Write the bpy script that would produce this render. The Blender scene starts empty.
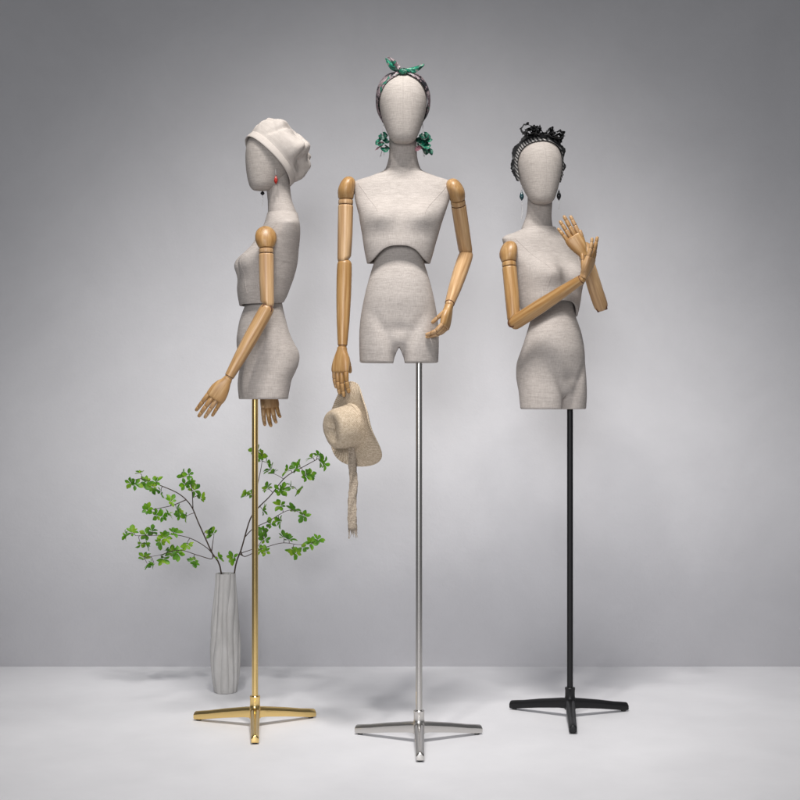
import bpy, bmesh, math, random
from mathutils import Vector, Matrix, noise
from mathutils.bvhtree import BVHTree
R = math.radians
sc = bpy.context.scene
C = sc.collection
random.seed(7)
CAM_D, CAM_H, F = 3.9, 0.925, 1443.0

def at(px, py, Y):
    """a point of the photograph (800 px) at world depth Y"""
    k = (Y + CAM_D) / F
    return Vector(((px - 400) * k, Y, CAM_H - (py - 400) * k))

# ------------------------------------------------------------------ materials
def mat(name, base=(.5, .5, .5), rough=.5, metal=0.0, **kw):
    m = bpy.data.materials.new(name); m.use_nodes = True
    b = m.node_tree.nodes['Principled BSDF']
    b.inputs['Base Color'].default_value = (*base, 1)
    b.inputs['Roughness'].default_value = rough
    b.inputs['Metallic'].default_value = metal
    for k, v in kw.items():
        b.inputs[k].default_value = v
    return m

class NT:
    def __init__(s, m):
        s.t = m.node_tree; s.n = s.t.nodes; s.l = s.t.links; s.b = s.n['Principled BSDF']
    def coord(s, scale=(1, 1, 1), rot=(0, 0, 0), kind='Object'):
        tc = s.n.new('ShaderNodeTexCoord'); mp = s.n.new('ShaderNodeMapping')
        mp.inputs['Scale'].default_value = scale; mp.inputs['Rotation'].default_value = rot
        s.l.new(tc.outputs[kind], mp.inputs['Vector']); return mp.outputs['Vector']
    def noise(s, vec, scale, detail=3, rough=.55, dist=0):
        n = s.n.new('ShaderNodeTexNoise'); n.inputs['Scale'].default_value = scale
        n.inputs['Detail'].default_value = detail; n.inputs['Roughness'].default_value = rough
        n.inputs['Distortion'].default_value = dist
        s.l.new(vec, n.inputs['Vector']); return n.outputs['Fac']
    def wave(s, vec, scale, dist=0, kind='BANDS', d='X', dscale=1.0):
        n = s.n.new('ShaderNodeTexWave'); n.wave_type = kind
        if kind == 'BANDS': n.bands_direction = d
        else: n.rings_direction = d
        n.inputs['Scale'].default_value = scale; n.inputs['Distortion'].default_value = dist
        n.inputs['Detail Scale'].default_value = dscale
        s.l.new(vec, n.inputs['Vector']); return n.outputs['Fac']
    def vor(s, vec, scale, out='Distance', feature='F1'):
        n = s.n.new('ShaderNodeTexVoronoi'); n.feature = feature
        n.inputs['Scale'].default_value = scale; s.l.new(vec, n.inputs['Vector']); return n.outputs[out]
    def math(s, op, a, b=None, c=None):
        n = s.n.new('ShaderNodeMath'); n.operation = op
        for i, v in enumerate((a, b, c)):
            if v is None: continue
            if isinstance(v, (int, float)): n.inputs[i].default_value = v
            else: s.l.new(v, n.inputs[i])
        return n.outputs[0]
    def ramp(s, fac, stops, interp='LINEAR'):
        n = s.n.new('ShaderNodeValToRGB'); n.color_ramp.interpolation = interp
        e = n.color_ramp.elements
        while len(e) < len(stops): e.new(.5)
        for el, (p, c) in zip(e, stops):
            el.position = p; el.color = (*c, 1) if len(c) == 3 else c
        s.l.new(fac, n.inputs['Fac']); return n.outputs['Color']
    def mix(s, fac, a, b, mode='MIX'):
        n = s.n.new('ShaderNodeMix'); n.data_type = 'RGBA'; n.blend_type = mode
        for k, v in ((0, fac), (6, a), (7, b)):
            if isinstance(v, (int, float)): n.inputs[k].default_value = v
            elif isinstance(v, tuple): n.inputs[k].default_value = (*v, 1)
            else: s.l.new(v, n.inputs[k])
        return n.outputs[2]
    def bump(s, h, dist=.001, strength=1):
        n = s.n.new('ShaderNodeBump'); n.inputs['Distance'].default_value = dist
        n.inputs['Strength'].default_value = strength
        s.l.new(h, n.inputs['Height']); s.l.new(n.outputs[0], s.b.inputs['Normal'])
    def color(s, c): s.l.new(c, s.b.inputs['Base Color'])
    def sep(s, vec):
        n = s.n.new('ShaderNodeSeparateXYZ'); s.l.new(vec, n.inputs[0]); return n.outputs

def linen(name, lo, hi, seam=False, rough=.92):
    m = mat(name, lo, rough); t = NT(m)
    v = t.coord()
    weft = t.noise(t.coord((48, 48, 640)), 1, 3, .65)
    warp = t.noise(t.coord((640, 640, 48)), 1, 3, .65)
    slub = t.noise(t.coord((9, 9, 300)), 1, 2, .5)
    cl = t.noise(v, 9, 4)
    f = t.math('ADD', t.math('MULTIPLY', weft, .53), t.math('MULTIPLY', warp, .47))
    f = t.math('ADD', t.math('MULTIPLY', f, .88), t.math('MULTIPLY', slub, .12))
    col = t.ramp(f, [(.36, lo), (.62, hi)])
    col = t.mix(t.math('MULTIPLY', cl, .18), col, tuple(x * .72 for x in lo))
    h = f
    if seam:
        x = t.sep(v)[0]
        ln = t.math('LESS_THAN', t.math('ABSOLUTE', x), .0011)
        col = t.mix(t.math('MULTIPLY', ln, .16), col, tuple(x * .6 for x in lo))
        h = t.math('SUBTRACT', f, t.math('MULTIPLY', ln, .3))
    t.color(col); t.bump(h, .0022, .5)
    return m

M = {}
M['linen'] = linen('linen', (.335, .298, .272), (.54, .492, .458))
M['linen_head'] = linen('linen_head', (.335, .30, .272), (.54, .492, .455), True)
M['felt'] = linen('beret_wool', (.50, .45, .41), (.60, .55, .51))

def wood(name, a, b, c):
    m = mat(name, b, .42); t = NT(m)
    v = t.coord((55, 55, 3.2))
    g = t.noise(v, 1, 4, .6, .4)
    w = t.noise(t.coord((240, 240, 6)), 1, 2, .6)
    f = t.math('ADD', t.math('MULTIPLY', g, .7), t.math('MULTIPLY', w, .3))
    oi = t.n.new('ShaderNodeObjectInfo')
    hs = t.n.new('ShaderNodeHueSaturation')
    t.l.new(t.math('MULTIPLY_ADD', oi.outputs['Random'], .24, .86), hs.inputs['Value'])
    t.l.new(t.math('MULTIPLY_ADD', oi.outputs['Random'], -.16, 1.06), hs.inputs['Saturation'])
    blot = t.noise(t.coord((14, 14, 5)), 1, 3, .5)
    col = t.ramp(f, [(.36, a), (.5, b), (.63, c)])
    col = t.mix(t.math('MULTIPLY', blot, .30), col, tuple(x * .66 for x in a))
    t.l.new(col, hs.inputs['Color']); t.color(hs.outputs[0])
    t.bump(f, .0008, .25)
    m.node_tree.nodes['Principled BSDF'].inputs['Coat Weight'].default_value = .12
    m.node_tree.nodes['Principled BSDF'].inputs['Coat Roughness'].default_value = .3
    return m
M['wood'] = wood('beech_wood', (.315, .160, .056), (.455, .262, .105), (.60, .385, .185))
M['groove'] = mat('wood_joint_groove', (.10, .035, .012), .7)
M['gold'] = mat('polished_brass', (.83, .60, .25), .2, 1)
M['chrome'] = mat('brushed_steel', (.62, .60, .575), .27, 1)
M['black'] = mat('black_powder_coat', (.008, .008, .009), .40, 0, **{'Specular IOR Level': .3})
for k, dist in (('gold', 40), ('black', 300)):
    t = NT(M[k]); n_ = t.noise(t.coord(), dist, 3)
    r0 = M[k].node_tree.nodes['Principled BSDF'].inputs['Roughness'].default_value
    t.l.new(t.math('MULTIPLY_ADD', n_, .05, r0 - .025), t.b.inputs['Roughness'])
M['rubber'] = mat('rubber', (.03, .03, .03), .8)

m = M['wall'] = mat('painted_wall', (.52, .515, .535), .9); t = NT(m)
n1 = t.noise(t.coord(), 2.2, 7, .66, .3); n2 = t.noise(t.coord(), 120, 3, .6)
t.color(t.ramp(n1, [(.3, (.645, .64, .66)), (.7, (.715, .71, .73))])); t.bump(t.math('ADD', t.math('MULTIPLY', n2, .6), t.math('MULTIPLY', t.noise(t.coord(), 14, 5, .65), 1.6)), .003, .22)
m = M['floor'] = mat('smooth_floor', (.7, .7, .73), .5); t = NT(m)
n1 = t.noise(t.coord(), 2.3, 6, .62); n2 = t.noise(t.coord(), 60, 4, .6)
t.color(t.ramp(n1, [(.3, (.675, .675, .70)), (.7, (.765, .765, .79))]))
t.l.new(t.math('MULTIPLY_ADD', n1, .3, .38), t.b.inputs['Roughness']); t.bump(n2, .001, .08)

m = M['vase'] = mat('matt_ceramic', (.56, .55, .545), .7); t = NT(m)
n1 = t.noise(t.coord((1, 1, .3)), 40, 4); t.color(t.ramp(n1, [(.3, (.39, .38, .37)), (.7, (.49, .48, .47))])); t.bump(t.noise(t.coord(), 300, 2), .0006, .3)
m = M['leaf'] = mat('leaf', (.1, .3, .03), .45); t = NT(m)
n1 = t.noise(t.coord(), 26, 2); t.color(t.ramp(n1, [(.32, (.045, .16, .005)), (.5, (.11, .30, .008)), (.68, (.27, .44, .022))]))
t.b.inputs['Transmission Weight'].default_value = 0
t.b.inputs['Subsurface Weight'].default_value = 0
tl = t.n.new('ShaderNodeBsdfTranslucent'); ms = t.n.new('ShaderNodeMixShader'); ms.inputs[0].default_value = .28
t.l.new(t.b.inputs['Base Color'].links[0].from_socket, tl.inputs['Color'])
out_ = t.n['Material Output']; t.l.new(t.b.outputs[0], ms.inputs[1]); t.l.new(tl.outputs[0], ms.inputs[2]); t.l.new(ms.outputs[0], out_.inputs['Surface'])
M['twig'] = mat('twig_bark', (.05, .032, .022), .8)

# silk headscarf: mauve ground with black, green and cream patches
m = M['silk'] = mat('printed_silk', (.4, .3, .32), .38); t = NT(m)
n1 = t.noise(t.coord((1, 1, 1)), 34, 2, .5, 1.2)
c1 = t.ramp(n1, [(.42, (.012, .012, .015)), (.47, (.20, .15, .165)), (.54, (.36, .29, .30)), (.60, (.14, .10, .11)), (.66, (.02, .17, .11))], 'CONSTANT')
t.color(c1); t.bump(t.noise(t.coord(), 160, 2), .001, .3)
m = M['silk_green'] = mat('green_printed_silk', (.02, .25, .15), .35); t = NT(m)
n1 = t.noise(t.coord(), 60, 2, .5, 1.0)
t.color(t.ramp(n1, [(.36, (.006, .035, .025)), (.43, (.010, .16, .095)), (.56, (.03, .29, .18)), (.63, (.42, .36, .33)), (.69, (.02, .02, .02))], 'CONSTANT'))
m = M['petal'] = mat('green_petal', (.012, .20, .12), .4); t = NT(m)
n1 = t.noise(t.coord(), 90, 2, .5, .8)
t.color(t.ramp(n1, [(.32, (.004, .018, .014)), (.42, (.006, .085, .052)), (.55, (.010, .17, .10)), (.64, (.30, .15, .18)), (.68, (.008, .11, .065))], 'CONSTANT'))
M['petal_pink'] = mat('pink_petal', (.42, .20, .24), .5)
# black and grey striped band, black lace
m = M['stripe'] = mat('striped_band', (.2, .2, .2), .6); t = NT(m)
w = t.wave(t.coord((1, 1, 1), (0, R(52), R(25))), 40, 1.6, 'BANDS', 'X', 3)
t.color(t.ramp(w, [(.0, (.02, .02, .022)), (.42, (.20, .195, .19)), (.66, (.38, .365, .35))], 'CONSTANT'))
m = M['lace'] = mat('black_lace', (.012, .012, .013), .6); t = NT(m)
vd = t.vor(t.coord(), 260, 'Distance', 'DISTANCE_TO_EDGE')
t.l.new(t.math('LESS_THAN', vd, .50), t.b.inputs['Alpha'])
M['black_cloth'] = mat('black_cloth', (.014, .014, .015), .75)
m = M['straw'] = mat('woven_straw', (.55, .42, .28), .8); t = NT(m)
v = t.coord()
s_ = t.sep(v)
rad = t.math('SQRT', t.math('ADD', t.math('MULTIPLY', s_[0], s_[0]), t.math('MULTIPLY', s_[1], s_[1])))
arc = t.math('ADD', rad, t.math('MULTIPLY', s_[2], -1.0))
ang = t.math('ARCTAN2', s_[1], s_[0])
w1 = t.math('SINE', t.math('MULTIPLY', arc, 1150))
w2 = t.math('SINE', t.math('ADD', t.math('MULTIPLY', ang, 90), t.math('MULTIPLY', arc, 575)))
ww = t.math('MULTIPLY_ADD', t.math('MULTIPLY', w1, w2), .25, .5)
nn = t.noise(v, 190, 3)
f = t.math('ADD', t.math('MULTIPLY', ww, .55), t.math('MULTIPLY', nn, .45))
t.color(t.ramp(f, [(.28, (.23, .165, .105)), (.5, (.48, .385, .275)), (.7, (.70, .60, .475))])); t.bump(f, .003, .7)
m = M['ribbon'] = mat('woven_ribbon', (.46, .38, .30), .85); t = NT(m)
f = t.math('MULTIPLY', t.noise(t.coord((300, 300, 300)), 1, 2), 1)
f2 = t.wave(t.coord(), 120, 3, 'BANDS', 'Z')
t.color(t.ramp(t.math('ADD', t.math('MULTIPLY', f, .6), t.math('MULTIPLY', f2, .4)), [(.34, (.09, .065, .045)), (.46, (.28, .225, .17)), (.62, (.46, .39, .31))])); t.bump(f, .002, .6)
M['gem_red'] = mat('red_gem', (.38, .02, .012), .2)
M['gem_black'] = mat('dark_gem', (.012, .012, .015), .18)
M['gem_teal'] = mat('teal_gem', (.012, .045, .055), .18)
M['wire'] = mat('silver_wire', (.62, .60, .58), .3, 1)

# ------------------------------------------------------------------ helpers
WM = {}
def thing(name, label, cat, loc, group=None):
    o = bpy.data.objects.new(name, None); C.objects.link(o); o.location = loc
    o.empty_display_size = .05
    o['label'] = label; o['category'] = cat
    if group: o['group'] = group
    WM[o] = Matrix.Translation(Vector(loc)); return o
def tag(o, label, cat, group=None):
    o['label'] = label; o['category'] = cat
    if group: o['group'] = group
def link(name, me, parent=None, Mw=None):
    o = bpy.data.objects.new(name, me); C.objects.link(o)
    Mw = Mw or Matrix.Identity(4); WM[o] = Mw
    if parent:
        o.parent = parent; o.matrix_basis = WM[parent].inverted() @ Mw
    else:
        o.matrix_basis = Mw
    return o
def mesh(name, verts, faces, mats, ang=40, fm=None):
    me = bpy.data.meshes.new(name); me.from_pydata([tuple(v) for v in verts], [], faces)
    for m_ in (mats if isinstance(mats, (list, tuple)) else [mats]): me.materials.append(m_)
    me.polygons.foreach_set('use_smooth', [True] * len(me.polygons))
    if fm: me.polygons.foreach_set('material_index', fm)
    bm = bmesh.new(); bm.from_mesh(me); bmesh.ops.remove_doubles(bm, verts=bm.verts, dist=1e-6)
    bmesh.ops.recalc_face_normals(bm, faces=bm.faces); bm.to_mesh(me); bm.free()
    me.set_sharp_from_angle(angle=R(ang)); me.update(); return me
class B:
    """collects verts / faces / material ids of one mesh"""
    def __init__(s): s.v = []; s.f = []; s.m = []
    def rings(s, rings, cap0=True, cap1=True, mi=None, closed=True):
        o = len(s.v); n = len(rings[0])
        for r in rings: s.v += [Vector(p) for p in r]
        for i in range(len(rings) - 1):
            k = mi(i) if callable(mi) else (mi or 0)
            for j in range(n if closed else n - 1):
                a = o + i * n + j; b = o + i * n + (j + 1) % n
                s.f.append((a, b, b + n, a + n)); s.m.append(k)
        k0 = mi(0) if callable(mi) else (mi or 0)
        if cap0: s.f.append(tuple(o + j for j in range(n))[::-1]); s.m.append(k0)
        if cap1: s.f.append(tuple(o + (len(rings) - 1) * n + j for j in range(n))); s.m.append(k0)
    def lathe(s, prof, n=32, mi=None, cap=True, ex=1, ey=1):
        s.rings([[(r * ex * math.cos(2 * math.pi * j / n), r * ey * math.sin(2 * math.pi * j / n), z) for j in range(n)] for z, r in prof], cap, cap, mi)
    def tube(s, pts, rad, n=10, mi=None):
        pts = [Vector(p) for p in pts]; N = len(pts)
        rs = rad if isinstance(rad, (list, tuple)) else [rad] * N
        T = []
        for i in range(N):
            d = (pts[min(i + 1, N - 1)] - pts[max(i - 1, 0)])
            T.append(d.normalized())
        u = T[0].orthogonal().normalized(); out = []
        for i in range(N):
            u = (u - T[i] * u.dot(T[i])).normalized(); w = T[i].cross(u)
            out.append([pts[i] + (u * math.cos(2 * math.pi * j / n) + w * math.sin(2 * math.pi * j / n)) * rs[i] for j in range(n)])
        s.rings(out, True, True, mi)
    def grid(s, rows, mi=0):
        s.rings(rows, False, False, mi, closed=False)
    def me(s, name, mats, ang=40): return mesh(name, s.v, s.f, mats, ang, s.m)

def catmull(rows, u):
    """rows of tuples, u in 0..len-1"""
    n = len(rows); i = max(0, min(n - 2, int(u))); t = u - i
    p0, p1, p2, p3 = rows[max(i - 1, 0)], rows[i], rows[i + 1], rows[min(i + 2, n - 1)]
    return tuple(.5 * (2 * b + (c - a) * t + (2 * a - 5 * b + 4 * c - d) * t * t + (3 * b - a - 3 * c + d) * t ** 3)
                 for a, b, c, d in zip(p0, p1, p2, p3))
def by_z(rows, z):
    n = len(rows)
    for i in range(n - 1):
        if z <= rows[i + 1][0] or i == n - 2:
            u = i + max(0, min(1, (z - rows[i][0]) / (rows[i + 1][0] - rows[i][0]))); break
    return catmull(rows, u)
def g(x, w): return math.exp(-(x / w) ** 2)
def smooth(a, b, x):
    t = max(0, min(1, (x - a) / (b - a))); return t * t * (3 - 2 * t)
def axis_m(A, Bp, up=None):
    """matrix whose local Z runs from A to B"""
    z = (Vector(Bp) - Vector(A)).normalized()
    y = (Vector(up) if up is not None else Vector((0, 1, 0)))
    if abs(y.dot(z)) > .97: y = Vector((1, 0, 0))
    x = y.cross(z).normalized(); y = z.cross(x)
    return Matrix.Translation(Vector(A)) @ Matrix((x, y, z)).transposed().to_4x4()
def solid(me, thick, off=0, lvl=0, bev=0):
    """thickness (and rounding) baked into the mesh"""
    o = bpy.data.objects.new('temporary', me); C.objects.link(o)
    s = o.modifiers.new('s', 'SOLIDIFY'); s.thickness = thick; s.offset = off
    if bev:
        b = o.modifiers.new('b', 'BEVEL'); b.width = bev; b.segments = 2; b.limit_method = 'ANGLE'
    if lvl:
        q = o.modifiers.new('q', 'SUBSURF'); q.levels = lvl; q.render_levels = lvl
    dg = bpy.context.evaluated_depsgraph_get()
    r = bpy.data.meshes.new_from_object(o.evaluated_get(dg)); r.name = me.name
    bpy.data.objects.remove(o); return r

# ------------------------------------------------------------------ dress form body (local: faces -Y, reference axis x = y = 0)
BUST = [  # z, half width, forward, backward(-), lateral shift, exponent
    (1.270, .0840, .0760, -.034, -.012, 2.3), (1.296, .0860, .0800, -.041, -.012, 2.3), (1.322, .0925, .0850, -.054, -.011, 2.3), (1.345, .0975, .0875, -.063, -.010, 2.3),
    (1.370, .1030, .0855, -.072, -.008, 2.3), (1.406, .1110, .0830, -.081, -.006, 2.3), (1.430, .1170, .0740, -.084, -.004, 2.3),
    (1.452, .1235, .0590, -.085, -.003, 2.3), (1.475, .1300, .0420, -.087, -.002, 2.25), (1.4926, .1345, .0320, -.088, 0, 2.2), (1.510, .1395, .0225, -.088, 0, 2.1),
    (1.522, .1405, .0160, -.0875, 0, 2.0), (1.531, .1270, .0110, -.0875, 0, 1.9), (1.540, .0980, .0080, -.087, 0, 1.9), (1.548, .0760, .0055, -.0865, 0, 2.0), (1.557, .0545, .003, -.0855, 0, 2.0),
    (1.566, .0500, .0015, -.083, 0, 2.0)]
def section(row, th, sx=1):
    z, w, f, b, xc, e = row
    s_, c_ = math.sin(th), math.cos(th)
    cy = (f + b) / 2; hd = (f - b) / 2
    x = w * math.copysign(abs(s_) ** (2 / e), s_)
    y = hd * math.copysign(abs(c_) ** (2 / e), c_)
    return x, cy + y          # x, forward
def bust_pt(th, z, off=0):
    row = by_z(BUST, z); x, fwd = section(row, th)
    front = smooth(-.1, .5, math.cos(th))
    for s_ in (-1, 1):
        fwd += front * .0180 * g(x - s_ * .058, .037) * g(z - 1.422, .034)
    fwd -= front * .006 * g(x, .022) * g(z - 1.41, .05)
    # back: shoulder blades and spine
    back = smooth(-.1, .5, -math.cos(th))
    fwd += back * .006 * g(x, .014) * smooth(1.52, 1.45, z)
    p = Vector((x + row[4], -fwd, z))
    return p
def hem(th, ah=.043):
    a = abs((th + math.pi) % (2 * math.pi) - math.pi)
    return 1.296 + ah * math.exp(-(a / .72) ** 2.4) + .008 * g(a - math.pi, .9)
NT_ = 96; NZ = 64
def make_bust(ah):
    rows = []
    for i in range(NZ + 1):
        t_ = i / NZ; ring = []
        for j in range(NT_):
            th = 2 * math.pi * j / NT_; h0 = hem(th, ah)
            zz = h0 + (1.562 - h0) * (t_ ** .82)
            ring.append(bust_pt(th, zz))
        rows.append(ring)
    b_ = B(); b_.rings(rows, False, False)
    me = solid(b_.me('bust', M['linen'], 50), .007, -1, 0, .002)
    me.set_sharp_from_angle(angle=R(50)); return me
bust_me = make_bust(.043); bust_low_me = make_bust(.0)
def nearest_th(x, z):
    best = min((abs(bust_pt(k * math.pi / 400, z).x - x), k) for k in range(0, 201)); return best[1] * math.pi / 400
seam_me = []
for s_ in (-1, 1):
    pts = []
    for k in range(40):
        u = k / 39
        z = 1.52 - .195 * u
        x = .128 - .071 * smooth(-.1, .55, u)
        th = nearest_th(x, z); p = bust_pt(s_ * th, z)
        q = bust_pt(s_ * th, z + .004); nrm = Vector((p.x, p.y - .02, 0)).normalized()
        pts.append(p - nrm * .0003)
    b_ = B(); b_.tube(pts, .0010, 6); seam_me.append(b_.me('seam', M['linen'], 80))

HIPS = [(1.030, .1070, .0770, -.057, -.011, 2.35), (1.055, .1080, .0795, -.061, -.011, 2.35), (1.081, .1085, .0810, -.066, -.011, 2.35), (1.102, .1085, .0820, -.074, -.011, 2.35), (1.123, .1075, .0830, -.080, -.011, 2.35),
        (1.160, .1035, .0840, -.082, -.011, 2.3), (1.194, .0970, .0850, -.070, -.011, 2.3), (1.220, .0910, .0830, -.060, -.011, 2.3), (1.251, .0830, .0795, -.052, -.011, 2.25),
        (1.276, .0757, .0720, -.046, -.011, 2.2), (1.298, .0690, .0640, -.0415, -.011, 2.2), (1.320, .0650, .0580, -.038, -.011, 2.2), (1.37, .0620, .0540, -.036, -.010, 2.2)]
def hips_pt(th, z):
    row = by_z(HIPS, z); x, fwd = section(row, th)
    fr = smooth(-.05, .45, math.cos(th)); bk = smooth(-.05, .45, -math.cos(th))
    fwd += fr * .004 * g(x, .05) * g(z - 1.20, .045)
    # groin: grooves running down and in, soft hollow above
    for s_ in (-1, 1):
        u = (1.155 - z) / .10
        gx = .062 - .050 * u
        if -.3 < u < 1.35:
            fwd -= fr * .0062 * g(x - s_ * gx, .016) * smooth(-.3, .45, u) 
        fwd += fr * .006 * g(x - s_ * .056, .03) * smooth(1.16, 1.06, z)
    fwd -= fr * .006 * g(x, .028) * g(z - 1.115, .016)
    fwd -= fr * .030 * g(x, .017) * smooth(1.085, 1.035, z)
    fwd -= bk * .008 * g(abs(x) - .046, .03) * g(z - 1.145, .04)
    fwd += bk * .016 * g(x, .013) * smooth(1.20, 1.12, z)
    fwd += bk * .014 * g(x, .02) * smooth(1.085, 1.035, z)
    return Vector((x + row[4], -fwd, z))
rows = []
for i in range(81):
    z = 1.37 - .34 * i / 80
    rows.append([hips_pt(2 * math.pi * j / 120, z) for j in range(120)])
c0 = Vector((-.011, -.010, 0))
last = rows[-1]
for k, dz in ((.985, -.0025), (.955, -.0035), (.6, -.0038), (.2, -.0038)):
    rows.append([Vector((c0.x + (p.x - c0.x) * k, c0.y + (p.y - c0.y) * k, 1.030 + dz)) for p in last])
b_ = B(); b_.rings(rows)
hips_full = b_.me('hips', M['linen'], 40)
cut = B()
arch = [(-.018, 1.0), (.018, 1.0), (.0165, 1.024), (.0125, 1.042), (.0065, 1.058), (.0018, 1.068), (-.0018, 1.068), (-.0065, 1.058), (-.0125, 1.042), (-.0165, 1.024)]
cut.rings([[(x - .011, y, z) for x, z in arch] for y in (-.3, .3)])
oa = bpy.data.objects.new('temporary', hips_full); ob = bpy.data.objects.new('temporary', cut.me('cutter', M['linen']))
C.objects.link(oa); C.objects.link(ob)
md = oa.modifiers.new('b', 'BOOLEAN'); md.object = ob; md.operation = 'DIFFERENCE'; md.solver = 'EXACT'
bv = oa.modifiers.new('v', 'BEVEL'); bv.width = .0025; bv.segments = 2; bv.limit_method = 'ANGLE'; bv.angle_limit = R(45)
hips_me = bpy.data.meshes.new_from_object(oa.evaluated_get(bpy.context.evaluated_depsgraph_get())); hips_me.name = 'hips'
hips_me.set_sharp_from_angle(angle=R(45))
bpy.data.objects.remove(oa); bpy.data.objects.remove(ob)

# neck (leans forward into the head)
NECK = [(1.545, .054, .000, -.0815), (1.562, .0488, .0002, -.0815), (1.580, .0425, .0005, -.0745), (1.600, .0385, .0015, -.0680), (1.625, .0380, .0040, -.0640), (1.660, .0380, .006, -.062), (1.70, .036, .005, -.06)]
rows = []
for i in range(25):
    z, w, f, bk = by_z(NECK, 1.545 + .155 * i / 24)
    rows.append([(w * math.sin(2 * math.pi * j / 48), -((f + bk) / 2 + (f - bk) / 2 * math.cos(2 * math.pi * j / 48)), z) for j in range(48)])
b_ = B(); b_.rings(rows); neck_me = b_.me('neck', M['linen'], 60)

HEAD = [(1.6215, .0, .026, .026), (1.6235, .018, .044, .004), (1.629, .029, .0515, -.008), (1.638, .0365, .0565, -.020), (1.652, .0430, .0605, -.036), (1.668, .0490, .0635, -.051), (1.69, .0560, .0660, -.068),
        (1.715, .0620, .0670, -.081), (1.74, .0655, .0655, -.0875), (1.763, .0645, .0605, -.0875), (1.783, .0590, .0510, -.081), (1.799, .0490, .0370, -.069), (1.810, .0350, .0200, -.052), (1.8155, .0180, .0010, -.034), (1.8165, 0, -.016, -.016)]
rows = []
for i in range(1, 84):
    z, w, f, bk = catmull(HEAD, i / 84 * (len(HEAD) - 1)); w = max(w, .0005)
    ring = []
    for j in range(72):
        th = 2 * math.pi * j / 72; e = 2.12
        s_, c_ = math.sin(th), math.cos(th)
        ring.append((w * math.copysign(abs(s_) ** (2 / e), s_), -((f + bk) / 2 + (f - bk) / 2 * math.copysign(abs(c_) ** (2 / e), c_)), z))
    rows.append(ring)
b_ = B(); b_.rings(rows); head_me = b_.me('head', M['linen_head'], 70)
HB = BVHTree.FromPolygons([v.co.copy() for v in head_me.vertices], [tuple(p.vertices) for p in head_me.polygons])
HC = Vector((0, .010, 1.725))
def head_hit(o, d, off=0):
    h = HB.ray_cast(Vector(o), Vector(d).normalized())
    return (h[0] + Vector(d).normalized() * off) if h[0] else Vector(o) + Vector(d).normalized() * (.07 + off)

# ------------------------------------------------------------------ arms and hands
def shaft(prof, n=36, gz=()):
    """profile (z, r); gz = list of z of dark joint grooves"""
    pr = sorted(prof)
    out = []; mi = []
    zs = sorted(set([p[0] for p in pr]))
    b = B()
    def mid(i):
        zm = (pr[i][0] + pr[i + 1][0]) / 2
        return 1 if any(abs(zm - q) < .0016 for q in gz) else 0
    b.lathe(pr, n, mid); return b
def groove(z, r, d=.0022, w=.0012):
    return [(z - w, r), (z - w * .6, r - d), (z + w * .6, r - d), (z + w, r)]
def egg(z0, z1, r0, r1, n=14):
    """half dome from z0 (tip) to z1 where the radius is r1"""
    return [(z0 + (z1 - z0) * (1 - math.cos(k / n * math.pi / 2)), max(.0004, r1 * math.sin(k / n * math.pi / 2))) for k in range(n + 1)]

def finger_mesh(length, r, bends, nseg):
    """bent finger along +Z, curling towards -Y; returns builder"""
    seg = [length * k for k in ((.44, .31, .25) if nseg == 3 else (.55, .45))]
    b = B(); pts = []; rs = []; mi = []
    p = Vector((0, 0, 0)); a = 0
    for i in range(nseg):
        a += bends[i]; d = Vector((0, -math.sin(a), math.cos(a)))
        r0 = r * (1 - .12 * i); r1 = r * (1 - .12 * (i + 1))
        L = seg[i]
        last = i == nseg - 1
        cuts = [(0.0, .80), (.03, .90), (.10, 1.0), (.5, 1.0), (.90, 1.0), (.97, .90), (.995, .78)] if not last else [(0, .80), (.03, .90), (.10, 1.0), (.5, 1.0), (.72, .96), (.87, .80), (.96, .52), (1.0, .12)]
        for u, k in cuts:
            pts.append(p + d * (L * u)); rs.append((r0 + (r1 - r0) * u) * k)
        p = p + d * L
    gi = [7 * k - 1 for k in range(1, nseg)]
    b.tube(pts, rs, 12, lambda i: 1 if i in gi else 0)
    return b
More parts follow.
